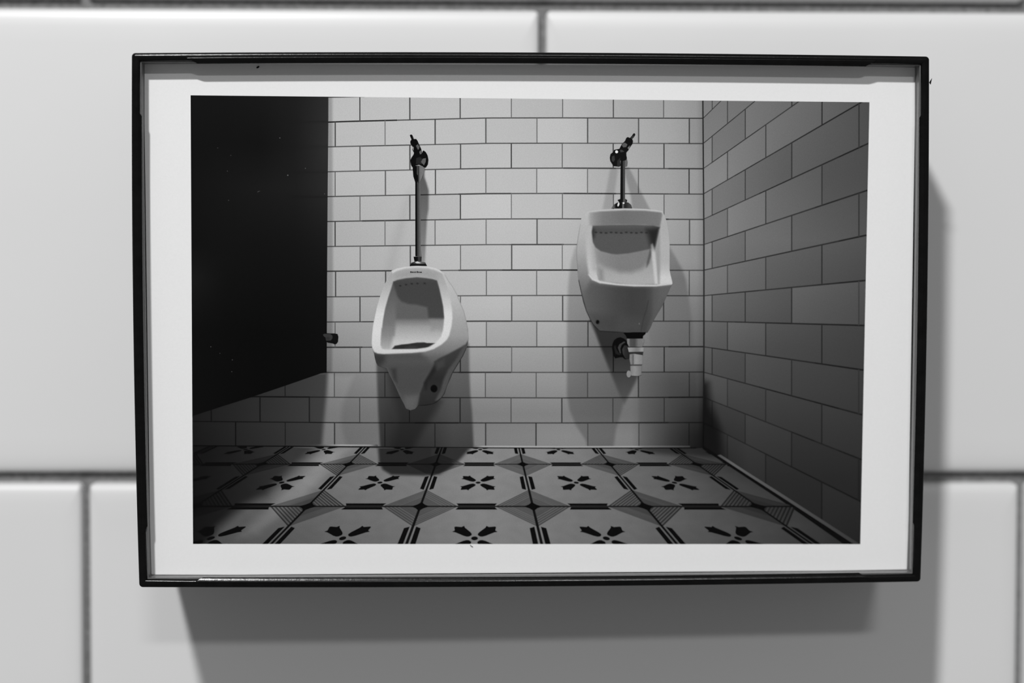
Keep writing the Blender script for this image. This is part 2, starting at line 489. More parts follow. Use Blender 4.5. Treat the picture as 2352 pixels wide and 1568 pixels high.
SH_P2R = soft([(1434, 384), (1444, 384), (1452, 398), (1466, 427), (1480, 455), (1494, 482), (1453, 482), (1448, 446), (1443, 427), (1437, 405)], 3.5)
SH_U2L = soft([(1330, 555), (1320, 570), (1311.7, 600), (1306.8, 638), (1305, 658), (1303, 709), (1302, 786), (1302, 905), (1308, 940), (1322, 975), (1345, 1010), (1352, 1035), (1408, 1035), (1415, 985), (1430, 935), (1440, 880), (1400, 700)], 5)
SH_U2R = soft([(1530, 555), (1539, 568), (1553, 592), (1567, 617), (1575, 640), (1583, 690), (1590, 740), (1592, 800), (1500, 830), (1480, 700)], 5)
SH_U2C = soft([(1355, 735), (1368, 765), (1379, 795), (1401, 852), (1422, 903), (1434, 927), (1449, 899), (1461, 874), (1470, 850), (1466, 760)], 5)
SH_U2B = soft([(1467, 855), (1600, 855), (1600, 1035), (1467, 1035)], 5)
def wall_shade(X, Y):
    v = WT(X, Y)
    rowi = np.zeros(X.shape, int)
    for i in range(14): rowi += (Y > rowy(i, X)).astype(int)
    colA = np.searchsorted(np.array(VA), X); colB = np.searchsorted(np.array(VB), X)
    ci = np.where(rowi % 2 == 1, colA, colB + 40)
    h = np.modf(np.abs(np.sin(rowi * 127.1 + ci * 311.7)) * 437.585)[0]
    v = v * (1 + (h - 0.5) * 0.055)
    v = v * (1 - 0.20 * SH_EDGE(X, Y))
    v = v + 12 * SH_BEAM(X, Y)
    w = SH_PART(X, Y); v = v * (1 - w) + w * (24 + np.clip((X - 440) / 300, 0, 1) * 36 - np.clip(Y - 960, 0, 60) * 0.05)
    w = SH_U1(X, Y); v = v * (1 - w) + w * (np.interp(X, [866, 900, 1000, 1040, 1080], [70, 60, 74, 85, 84]) - (Y - 900) * 0.17)
    w = SH_U1C(X, Y); v = v * (1 - w) + w * (44 - np.clip(Y - 930, 0, 100) * 0.12)
    w = SH_P1(X, Y); v = v * (1 - w) + w * np.interp(Y, [380, 430, 480, 550, 600], [88, 88, 100, 118, 135])
    v = v * (1 - 0.05 * SH_P1L(X, Y))
    v = v * (1 - 0.13 * SH_P2L(X, Y))
    w = SH_P2R(X, Y); v = v * (1 - w) + w * np.interp(Y, [385, 420, 480], [132, 134, 136])
    w = SH_U2L(X, Y); v = v * (1 - w * np.interp(Y, [560, 640, 700, 800, 900, 960, 1030], [.13, .17, .19, .20, .22, .18, .22]))
    w = SH_U2R(X, Y); v = v * (1 - w * np.interp(Y, [560, 640, 700, 780, 830], [.18, .22, .12, .06, 0]))
    w = SH_U2B(X, Y); v = v * (1 - w * 0.08)
    w = SH_U2C(X, Y); v = v * (1 - w) + w * np.interp(Y, [740, 800, 860, 925], [48, 44, 64, 82])
    return v
S = Sheet()
TOPW = [(x, float(rowy(-1, x)) - 30) for x in (430, 754, 1120, 1616)]
BOT = [(1616, 1027), (1290, 1028), (1120, 1027.2), (800, 1024.7), (754, 1024.4), (430, 1022.4)]
S.fill([(430, 200), (1616, 200)] + BOT, 120, 40, level=-0.4)
bx_, by_ = [p[0] for p in BOT[::-1]], [p[1] for p in BOT[::-1]]
cols = sorted(set(list(np.linspace(430, 1616, 31)) + bx_))
for a, b_ in zip(cols[:-1], cols[1:]):           # column by column, so that the cells stay square along the slanting top edge
    S.fill([(a, 200), (b_, 200), (b_, float(np.interp(b_, bx_, by_))), (a, float(np.interp(a, bx_, by_)))], wall_shade, 3.0)
S.fill([(441, 1012), (1640, 1012), (1992, 1264), (1930, 1264), (1600, 1044), (441, 1040)], 14, 20, level=-0.5)
for i in range(13):
    xs = np.linspace(430, 1616, 60)
    for a, b_ in zip(xs[:-1], xs[1:]):
        k = (0.34 + 0.22 * hsh(i, int(a / 117))) if i not in (0,) else (0.22 if a < 900 else 0.42)
        if i == 6: k = 0.24 if 1150 < a < 1330 else k
        wd = 3.3 if k < 0.4 else 2.7
        ya_, yb_ = float(rowy(i, a)), float(rowy(i, b_))
        S.fill([(a, ya_ - wd / 2), (b_, yb_ - wd / 2), (b_, yb_ + wd / 2), (a, ya_ + wd / 2)], (lambda k_: lambda X, Y: wall_shade(X, Y) * k_)(k), 6.0, level=1)
for i in range(14):
    for j, x in enumerate(VA if i % 2 == 1 else VB):
        k = 0.36 + 0.26 * hsh(i + 7, j); wd = 2.9 if k < 0.5 else 2.2
        y0_, y1_ = (float(rowy(i - 1, x)) if i else 205.0), float(rowy(i, x))
        dx = (-2.0 if (i > 10 and x < 1300) else 0) + (hsh(i, j + 50) - .5) * 1.5
        S.fill([(x + dx - wd / 2, y0_), (x + dx + wd / 2, y0_), (x + dx + wd / 2, y1_), (x + dx - wd / 2, y1_)], (lambda k_: lambda X, Y: wall_shade(X, Y) * k_)(k), 6.0, level=2)
S.fill([(748, 214), (850, 214), (838, 223.4), (790, 224.3), (748, 224.9)], 66, 6, level=3)
# glossy cove line where wall meets floor
S.fill([(655, 1019.6), (760, 1020.2), (866, 1020.6), (868, 1024.0), (760, 1023.6), (655, 1022.8)], xi([655, 730, 745, 780, 850, 868], [48, 60, 105, 168, 150, 60]), 3, level=3)
S.fill([(1088, 1022.8), (1290, 1023.8), (1585, 1023.0), (1585, 1026.3), (1290, 1027.3), (1088, 1026.5)], xi([1088, 1110, 1200, 1350, 1460, 1480, 1585], [100, 165, 168, 160, 165, 120, 62]), 3, level=3)
S.fill([(441, 1021.8), (754, 1023.6), (1120, 1026.4), (1290, 1027.2), (1600, 1026.4), (1600, 1029), (1290, 1030), (1120, 1029), (754, 1026.4), (441, 1024.5)], lambda X, Y: wall_shade(X, Y - 8) * 0.3, 5, level=3)
S.build('printed_back_wall', 1, paper, 'printed pale brick-tiled back wall')

# --- side wall
RY = [(271.2, -.98), (329.1, -.8175), (386.8, -.702), (445, -.58), (503.1, -.4604), (561.3, -.332), (619.9, -.2157), (678.3, -.0946), (736.5, .0261), (795.2, .145), (853.3, .2683), (911.2, .3929), (969.5, .50)]
SP = [1635.7, 1711.8, 1818.6, 1973]; SQ = [1671, 1759, 1888]
ST = table([1615, 1660, 1720, 1800, 1900, 1995], [
    (230, [112, 112, 108, 100, 90, 78]), (400, [124, 121, 112, 98, 86, 80]), (550, [126, 123, 112, 105, 95, 86]), (700, [112, 105, 98, 88, 78, 70]),
    (800, [92, 86, 80, 74, 69, 64]), (900, [70, 71, 69, 65, 62, 58]), (1000, [28, 50, 55, 53, 52, 50]), (1100, [15, 28, 43, 43, 42, 42]), (1249, [12, 20, 32, 34, 34, 31])])
SH_C = soft([(1600, 870), (1626, 880), (1632, 930), (1655, 985), (1660, 1060), (1600, 1040)], 16)
def side_shade(X, Y):
    v = ST(X, Y)
    ri = np.zeros(X.shape, int)
    for y0_, m_ in RY: ri += (Y > y0_ + m_ * (X - 1615)).astype(int)
    ci = np.where(ri % 2 == 0, np.searchsorted(np.array(SP), X), np.searchsorted(np.array(SQ), X) + 20)
    h = np.modf(np.abs(np.sin(ri * 91.7 + ci * 217.3 + 1.7)) * 437.585)[0]
    v = v * (1 + (h - 0.5) * 0.16)
    w = SH_C(X, Y); return v * (1 - w) + w * 17
S = Sheet()
SIDE = [(1615, 215), (2000, 215), (1985, 1265), (1615, 1027)]
sideclip = clip_convex(SIDE, Q)
S.fill(SIDE, side_shade, 3.0)
def sline(i, x): return RY[i][0] + RY[i][1] * (x - 1615)
for i in range(13):
    xs = np.linspace(1615, 2000, 22)
    for a, b_ in zip(xs[:-1], xs[1:]):
        wd = 2.4 + (a - 1615) / 385 * 1.5; k = 0.40 + 0.16 * hsh(i, int(a / 60)) + (0.12 if i > 10 else 0)
        S.fill([(a, sline(i, a) - wd / 2), (b_, sline(i, b_) - wd / 2), (b_, sline(i, b_) + wd / 2), (a, sline(i, a) + wd / 2)], (lambda k_: lambda X, Y: side_shade(X, Y) * k_)(k), 6, clip=sideclip, level=1)
for i in range(14):
    for j, x in enumerate(SP if i % 2 == 0 else SQ):
        t_ = sline(i - 1, x) if i else 200.0
        b_ = sline(i, x) if i < 13 else 1300.0
        if i == 0: b_ = sline(0, x)
        if b_ < 226: continue
        wd = 1.9 + (x - 1615) / 385 * 1.5; k = 0.46 + 0.18 * hsh(i, j + 9) + (0.2 if j == 3 else 0) + (0.1 if i > 10 else 0)
        S.fill([(x - wd / 2, t_), (x + wd / 2, t_), (x + wd / 2, b_), (x - wd / 2, b_)], (lambda k_: lambda X, Y: side_shade(X, Y) * k_)(k), 6, clip=sideclip, level=2)
S.fill([(1612.6, 215), (1615.8, 215), (1618.6, 560), (1618.6, 800), (1617, 1027), (1614, 1027), (1615.4, 800), (1615.4, 560)], lambda X, Y: np.interp(Y, [220, 600, 800, 1000], [40, 42, 36, 8]), 6, level=3)
S.fill([(1648, 1045), (1720, 1092), (1800, 1143.5), (1880, 1195.5), (1975, 1257.5), (1990, 1267), (1990, 1258), (1880, 1187), (1800, 1135.5), (1720, 1085), (1655, 1043)], xi([1648, 1680, 1760, 1860, 1960], [72, 96, 84, 72, 58]), 3, level=3)
S.fill([(1615, 1024), (1700, 1081), (1800, 1146), (1965, 1254), (1957, 1254), (1798, 1149), (1615, 1029)], 9, 4, level=4)
S.build('printed_side_wall', 1, paper, 'printed dark brick-tiled side wall')

# --- patterned floor
def fl(u, w):
    z = 0.004995 - 0.001131 * w; s_ = 1.0 / z
    return (1122.3 + s_ * (u + 0.391), 734 + s_ / 0.604)
FT = table([442, 560, 700, 800, 900, 1000, 1100, 1250, 1400, 1550, 1700, 1850, 1960], [
    (1026, [70, 90, 112, 118, 122, 128, 133, 130, 112, 72, 36, 28, 22]), (1065, [70, 90, 110, 115, 120, 127, 133, 129, 114, 85, 48, 36, 28]),
    (1110, [70, 90, 108, 114, 118, 126, 132, 125, 112, 92, 64, 46, 33]), (1163, [72, 88, 100, 108, 113, 123, 129, 122, 111, 95, 72, 54, 40]),
    (1210, [74, 86, 96, 104, 110, 119, 127, 121, 110, 94, 76, 60, 45]), (1249, [72, 82, 92, 100, 107, 116, 125, 119, 108, 91, 74, 58, 42])])
SH_F1 = soft([(400, 1000), (738, 1015), (720, 1035), (685, 1065), (647, 1099), (611, 1137), (560, 1160), (500, 1210), (470, 1260), (400, 1260)], 18)
SH_F2 = soft([(866, 1010), (870, 1060), (878, 1078), (898, 1090), (973, 1092), (1009, 1089), (1036, 1073), (1053, 1058), (1070, 1040), (1092, 1015)], 5)
SH_F3 = soft([(748, 1030), (800, 1030), (760, 1075), (700, 1140), (640, 1185), (590, 1225), (545, 1235), (600, 1180), (650, 1130), (712, 1075)], 16)
SH_F4 = soft([(1440, 1010), (1640, 1010), (1640, 1048), (1560, 1046), (1500, 1040), (1460, 1030)], 9)
def fl_shade(X, Y):
    v = FT(X, Y)
    v = v + 26 * SH_F3(X, Y) * np.interp(X, [540, 640, 760], [.5, 1, .9])
    n_ = np.sin(X * .071 + np.sin(Y * .11) * 2) * np.sin(Y * .093 + np.sin(X * .05) * 2)
    v = v * (1 + 0.02 * n_)
    w = SH_F1(X, Y); v = v * (1 - w * (1 - 0.42 * np.interp(X, [442, 560, 660], [.55, .85, 1.15])))
    w = SH_F4(X, Y); v = v * (1 - 0.38 * w)
    w = SH_F2(X, Y); v = v * (1 - w) + w * (40 + (X > 990) * 6)
    return v
FLOOR = [(430, 1023.4), (754, 1025.2), (1120, 1028), (1290, 1029), (1616, 1028), (1970, 1257), (430, 1257)]
fclip = [(430, 1024.0), (754, 1025.6), (1290, 1029.4), (1616, 1028.4), (1962, 1251), (1962, 1249), (442, 1249)]
fclip = clip_convex([(441.4, 1024.2), (1616, 1029), (1958, 1249), (442, 1249)], Q)
S = Sheet()
S.fill(FLOOR, fl_shade, 3.0)
S.fill([(1614, 1022), (1700, 1077), (1800, 1143), (1990, 1268), (1950, 1257), (1796, 1149.5), (1614, 1030)], 8, 4, level=0.2)
def fpoly(pts, k, step=5, level=1, floor_min=6):
    S.fill([fl(*p) for p in pts], (lambda k_: lambda X, Y: np.maximum(fl_shade(X, Y) * k_, floor_min))(k), step, clip=fclip, level=level)
def petal(cx, cy, sx, sy):
    d = 0.7071; out_ = []
    sh = [(0.047, 0.012), (0.058, 0.026), (0.085, 0.036), (0.13, 0.043), (0.165, 0.049), (0.190, 0.062), (0.190, 0.036), (0.230, 0.006)]
    for t, h in sh + [(t, -h) for t, h in sh[::-1]]:
        out_.append((cx + sx * (t * d + h * d), cy + sy * (t * d - h * d)))
    return out_
LEG, HW = 0.335, 0.0
for ku in range(-5, 4):
    for kw in range(-1, 3):
        u0, w0 = ku, kw
        cx, cw = u0 + .5, w0 + .5
        # corner triangles with hatching
        for sx in (0, 1):
            for sw in (0, 1):
                px, pw_ = u0 + sx, w0 + sw
                dx, dw = (1 if sx == 0 else -1), (1 if sw == 0 else -1)
                mode = (dx * dw > 0) if px >= 1 else ((dx * dw < 0) if px <= -2 else None)
                full, part_k, lines, gap = (0.84, 0.80, 0.36, 8) if mode else ((0.80, 0.66, 0.52, 6) if mode is None else (0.72, 0.62, 0.66, 3))
                fpoly([(px, pw_), (px + dx * LEG, pw_), (px, pw_ + dw * LEG)], full, 5, 1)
                fpoly([(px, pw_), (px + dx * LEG * .55, pw_), (px, pw_ + dw * LEG * .55)], part_k, 5, 2)
                strong = lines + 0.10 * hsh(ku + sx * 5, kw * 2 + sw)
                for q_ in range(gap):
                    a = LEG * (1 - 0.105 * q_); b2 = a - LEG * 0.052
                    fpoly([(px + dx * a, pw_), (px, pw_ + dw * a), (px, pw_ + dw * b2), (px + dx * b2, pw_)], strong + .015 * q_, 6, 3)
        # flower
        fpoly([(cx + .026 * math.cos(a), cw + .026 * math.sin(a)) for a in [math.pi * i / 7 for i in range(14)]], 0.09, 5, 3)
        for sx in (-1, 1):
            for sw in (-1, 1): fpoly(petal(cx, cw, sx, sw), 0.07, 5, 3)
# grout lines, double bars, diamonds
for ku in range(-5, 5):
    fpoly([(ku - .011, -1), (ku + .011, -1), (ku + .011, 2.4), (ku - .011, 2.4)], 0.13, 6, 4)
for kw in range(0, 3):
    fpoly([(-6, kw - .012), (5, kw - .012), (5, kw + .012), (-6, kw + .012)], 0.2, 6, 4)
for ku in range(-5, 5):
    for kw in range(-1, 3):
        for s_ in (-1, 1):
            fpoly([(ku + s_ * .026, kw + LEG - .0), (ku + s_ * .066, kw + LEG + .022), (ku + s_ * .066, kw + 1 - LEG - .022), (ku + s_ * .026, kw + 1 - LEG)], 0.07, 6, 5)
            fpoly([(ku + LEG, kw + s_ * .020), (ku + LEG - .018, kw + s_ * .056), (ku + 1 - LEG + .018, kw + s_ * .056), (ku + 1 - LEG, kw + s_ * .020)], 0.07, 6, 5)
        fpoly([(ku + LEG, kw - .026), (ku + 1 - LEG, kw - .026), (ku + 1 - LEG, kw + .026), (ku + LEG, kw + .026)], 0.28, 6, 4.5)
        fpoly([(ku + x_, kw + y_) for x_, y_ in ((0, -.082), (.034, -.034), (.082, 0), (.034, .034), (0, .082), (-.034, .034), (-.082, 0), (-.034, -.034))], 0.05, 6, 6)
S.build('printed_floor', 1, paper, 'printed patterned floor tiles with dark flowers')

# --- dark stall partition
PARTP = [(430, 205), (755, 205), (754.5, 300), (753, 420), (751.5, 600), (750.5, 760), (750, 855), (736, 856.8), (662, 882.5), (575, 912), (505, 934), (441, 955), (430, 958)]
def part_shade(X, Y):
    v = table([439, 520, 600, 680, 755], [(220, [17, 17, 20, 26, 40]), (330, [13, 14, 14, 24, 44]), (430, [14, 18, 22, 26, 38]), (560, [12, 14, 14, 16, 22]), (640, [22, 12, 11, 12, 15]), (760, [9, 7, 6, 7, 10]), (960, [9, 6, 5, 5, 7])])(X, Y)
    for i in range(4):
        yl = rowy(i, X) + (755 - X) * 0.0
        v = v - 9 * np.clip(1 - np.abs(Y - yl) / 3.0, 0, 1) * np.clip((X - 650) / 100, 0, 1)
    return np.maximum(v, 3)
S = Sheet(); S.fill(PARTP, part_shade, 4.0)
for x, y, r in [(643.5, 317, 1.2), (661.5, 402.5, 1.6), (702, 386.5, 1.0), (746, 445, .9), (593.5, 440, .9), (523, 393, .9), (484, 796, 1), (533.5, 826, 1), (532, 853, .9), (505, 811, .8), (531, 357, .8), (501, 340, .8), (525.5, 460, .8)]:
    S.fill(ellipse(x, y, r, r, 8), 92, 3, level=2)
S.fill(stroke([(592, 442), (594, 439.5), (598, 438.5)], 1.0), 70, 3, level=2)
S.build('printed_partition', 9, paper, 'printed black stall partition')
K_ = zm(720, 740, 26.14)
S = Sheet()
S.fill(K_([(540, 720), (620, 660), (800, 640), (1000, 655), (1250, 655), (1440, 690), (1490, 850), (1465, 1150), (1380, 1270), (1270, 1310), (1150, 1250), (850, 1200), (760, 1150), (600, 900)]), 12, 2)
S.fill(K_([(560, 740), (640, 680), (1000, 690), (1130, 780), (1140, 950), (1030, 1080), (760, 1090), (720, 900), (620, 830)]), 52, 2, level=1)
S.fill(K_([(740, 880), (980, 880), (960, 1040), (780, 1040)]), 44, 2, level=2)
S.build('printed_partition_bracket', 14, paper)

# --- left urinal
U1_OUT = A_([(545, 400), (640, 360), (780, 330), (1000, 312), (1200, 325), (1340, 355), (1430, 400), (1500, 455), (1570, 580), (1650, 690), (1720, 820), (1790, 990), (1850, 1130), (1890, 1300), (1920, 1450)]) + \
    B_([(1922, 100), (1930, 200), (1912, 320), (1885, 400), (1830, 520), (1720, 700), (1640, 830), (1590, 950), (1540, 1060), (1500, 1190), (1450, 1270), (1370, 1340), (1300, 1385), (1150, 1415), (1020, 1415), (960, 1480), (880, 1503), (800, 1470), (765, 1390), (690, 1250), (600, 1050), (500, 850), (455, 750), (380, 730), (290, 695), (262, 640), (240, 560), (226, 480), (200, 420), (180, 300), (188, 150)]) + \
    A_([(205, 1400), (235, 1250), (280, 1050), (340, 850), (415, 660), (480, 520)])
U1_RIM = A_([(545, 400), (640, 360), (780, 330), (1000, 312), (1200, 325), (1340, 355), (1430, 400), (1480, 520), (1545, 700), (1600, 900), (1632, 1100), (1640, 1250), (1622, 1400), (1580, 1568)]) + \
    B_([(1535, 235), (1440, 320), (1300, 400), (1150, 445), (900, 470), (700, 478), (400, 490), (290, 480), (228, 450), (190, 370), (180, 300), (188, 150)]) + A_([(205, 1400), (235, 1250), (280, 1050), (340, 850), (415, 660), (480, 520)])
U1_IN = A_([(575, 600), (650, 570), (800, 540), (1000, 522), (1150, 535), (1280, 555), (1360, 580), (1400, 720), (1440, 900), (1470, 1050), (1487, 1250), (1474, 1400), (1460, 1500)]) + \
    B_([(1468, 60), (1430, 180), (1330, 290), (1200, 370), (1000, 400), (600, 407), (470, 410), (375, 398), (345, 330), (350, 200), (366, 20)]) + A_([(372, 1450), (390, 1300), (430, 1080), (480, 900), (540, 720)])
def u1_shade(X, Y):
    v = np.interp(Y, [610, 690, 740, 770, 790, 805, 820, 840], [186, 177, 158, 148, 130, 118, 95, 85])
    v = paint(v, X, Y, B_([(150, 470), (1060, 470), (1180, 560), (1260, 650), (1310, 640), (1310, 700), (1130, 1000), (1010, 1330), (960, 1520), (800, 1520), (455, 760), (150, 760)]), 8, yi([812, 830, 845, 890, 930], [74, 78, 72, 70, 80]))
    v = paint(v, X, Y, B_([(200, 480), (420, 500), (420, 620), (330, 720), (200, 700)]), 10, 52)
    v = paint(v, X, Y, B_([(540, 760), (620, 750), (640, 1000), (580, 950)]), 6, 52)
    v = paint(v, X, Y, B_([(1310, 625), (1400, 565), (1550, 495), (1870, 320), (1960, 200), (1910, 330), (1660, 850), (1520, 1210), (1300, 1440), (1000, 1450), (1050, 1200), (1130, 1000), (1310, 700)]), 3, yi([790, 840, 870, 900, 930], [60, 50, 40, 46, 40]))
    v = paint(v, X, Y, B_([(1340, 640), (1500, 565), (1490, 700), (1370, 770)]), 6, 62)
    v = paint(v, X, Y, B_([(1840, 340), (1920, 340), (1850, 520), (1660, 830), (1560, 1060), (1500, 1220), (1390, 1345), (1330, 1320), (1430, 1130), (1475, 950), (1560, 770), (1720, 560)]), 4, 74)
    v = paint(v, X, Y, B_([(1310, 690), (1335, 800), (1190, 1000), (1160, 1150), (1125, 1010)]), 5, 34)
    v = paint(v, X, Y, B_([(790, 1250), (1010, 1235), (1000, 1340), (950, 1470), (880, 1500), (800, 1450), (765, 1360)]), 9, 90)
    v = paint(v, X, Y, stroke(B_([(455, 745), (500, 850), (600, 1040), (690, 1220)]), 2.5), 2, 80)
    v = paint(v, X, Y, stroke(B_([(1900, 380), (1830, 525), (1640, 835), (1590, 955), (1500, 1195), (1450, 1275), (1300, 1390), (1030, 1425)]), 2.2), 1.6, 26)
    v = paint(v, X, Y, stroke(A_([(1510, 470), (1570, 580), (1650, 690), (1720, 820), (1790, 990), (1850, 1130), (1890, 1300), (1925, 1500)]), 2.0), 2, 128, .7)
    v = paint(v, X, Y, B_(ellipse(1305, 1112, 62, 68)), 1.2, 3)
    v = paint(v, X, Y, U1_RIM, 2.2, lambda X, Y: np.interp(Y, [610, 625, 650, 690, 720, 760, 790, 812], [176, 160, 166, 190, 209, 211, 206, 198]))
    v = paint(v, X, Y, A_([(545, 400), (640, 355), (780, 325), (1000, 305), (1200, 318), (1340, 350), (1440, 400), (1455, 450), (1330, 392), (1190, 360), (1000, 348), (800, 364), (660, 398), (560, 450)]), 2.5, 200)
    v = paint(v, X, Y, A_([(620, 470), (800, 400), (1000, 380), (1200, 390), (1350, 450), (1360, 540), (1000, 490), (640, 540)]), 9, 152)
    v = paint(v, X, Y, U1_IN, 2.2, lambda X, Y: np.interp(Y, [700, 728, 738, 750, 765, 785, 800], [90, 94, 122, 152, 170, 190, 196]))
    v2 = v
    v2 = paint(v2, X, Y, A_([(640, 850), (720, 950), (850, 1000), (1000, 1010), (1180, 1040), (1240, 1260), (620, 1260)]), 5, 92)
    v2 = paint(v2, X, Y, A_([(520, 500), (1000, 450), (1420, 500), (1520, 1000), (1520, 1265), (1210, 1255), (1185, 1060), (1000, 1012), (850, 1000), (720, 955), (640, 860), (590, 720)]), 4, yi([636, 650, 730], [72, 64, 66]))
    v2 = paint(v2, X, Y, A_([(1230, 1280), (1520, 1280), (1500, 1500), (1380, 1450), (1260, 1480)]), 8, 138, .7)
    v2 = paint(v2, X, Y, A_([(560, 640), (610, 760), (640, 900), (620, 1200), (590, 1568), (300, 1568), (430, 1080), (530, 720)]), 6, yi([650, 700, 740, 770], [82, 100, 112, 124]))
    v2 = paint(v2, X, Y, B_([(600, -40), (570, 200), (520, 420), (300, 420), (300, 0)]), 6, yi([745, 770, 800], [118, 132, 168]))
    v2 = paint(v2, X, Y, B_([(545, 402), (600, 340), (720, 318), (850, 305), (1000, 282), (1130, 278), (1180, 290), (1340, 292), (1250, 350), (1150, 382), (1000, 398), (600, 404)]), 1.5, 44)
    v2 = paint(v2, X, Y, B_(ellipse(900, 370, 120, 22)), 3, 56)
    for hx, hy in ((700, 672), (805, 652), (908, 635), (1010, 630), (1140, 628)):
        v2 = paint(v2, X, Y, A_(ellipse(hx, hy, 20, 12)), 1.6, 34)
    w = soft(U1_IN, 2.2)(X, Y)
    v = v * (1 - w) + v2 * w
    return v
S = Sheet(); S.fill(U1_OUT, u1_shade, 1.5)
# worn maker's mark on the upper rim
for a, b_, h in ((880, 905, 26), (908, 935, 20), (940, 960, 20), (965, 985, 22), (995, 1020, 28), (1024, 1045, 20), (1050, 1090, 18)):
    S.fill(A_([(a, 438 - h), (b_, 436 - h), (b_, 440), (a, 440)]), 50, 2, level=1)
S.build('printed_urinal', 10, paper, 'printed white urinal hanging low on the left')

# --- left flush valve and pipe
S = Sheet()
S.fill(C_([(972, 1080), (1065, 1060), (1068, 1568)]) + A_([(1068, 0), (1085, 140), (972, 140)]), xi([953, 957.6, 959.4, 960.5, 962, 963.5, 966], [6, 8, 60, 84, 52, 92, 100]), 1.5)
S.fill(C_([(925, 790), (1145, 790), (1140, 880), (1110, 960), (1065, 1070), (1010, 1110), (975, 1095), (938, 980), (928, 860)]), xi([948, 957, 959, 961.5, 963.5, 968, 976], [8, 6, 85, 22, 100, 112, 112]), 1.5, level=1)
S.fill(C_([(928, 860), (1000, 940), (1020, 960), (1022, 1060), (1000, 1112), (972, 1085), (938, 980)]), 6, 2, level=2)
S.fill(C_([(875, 240), (890, 228), (912, 228), (925, 245), (946, 308), (990, 306), (1015, 340), (1050, 420), (1080, 485), (1095, 560), (1105, 525), (1125, 512), (1165, 545), (1195, 600), (1210, 680), (1200, 760), (1165, 815), (1135, 822), (1095, 790), (1040, 765), (985, 780), (940, 812), (915, 808), (895, 770), (884, 690), (900, 650), (940, 590), (950, 555), (915, 490), (922, 465), (915, 430), (885, 385), (885, 345), (905, 318)]), 8, 2, level=3)
S.fill(C_([(985, 430), (1020, 400), (1050, 450), (1040, 490), (1020, 500)]), 84, 2, level=4)
S.fill(C_([(920, 440), (945, 455), (940, 520), (920, 480)]), 140, 2, level=4)
S.fill(C_([(1045, 540), (1072, 510), (1090, 570), (1060, 585)]), 96, 2, level=4)
S.fill(C_([(990, 650), (1060, 630), (1110, 680), (1105, 760), (1040, 755), (985, 760)]), 34, 2, level=4)
S.fill(C_([(1110, 660), (1165, 650), (1160, 720), (1130, 780), (1075, 720)]), 88, 2, level=5)
S.fill(C_([(920, 258), (935, 300), (948, 305), (935, 262)]), 60, 2, level=4)
S.fill(A_([(940, 148), (1085, 148), (1080, 232), (955, 232)]), xi([950, 958, 962, 968], [8, 8, 60, 30]), 1.5, level=3)
S.fill(A_([(872, 312), (900, 258), (960, 238), (1080, 238), (1150, 250), (1182, 312)]), lambda X, Y: np.where(Y > 605.5, 14, np.interp(X, [941, 948, 957, 963, 970, 981], [70, 40, 90, 120, 90, 60])), 1.5, level=4)
S.fill(A_([(965, 250), (1010, 232), (1070, 262), (1000, 268)]), 200, 2, level=5)
S.build('printed_flush_valve', 12, paper)

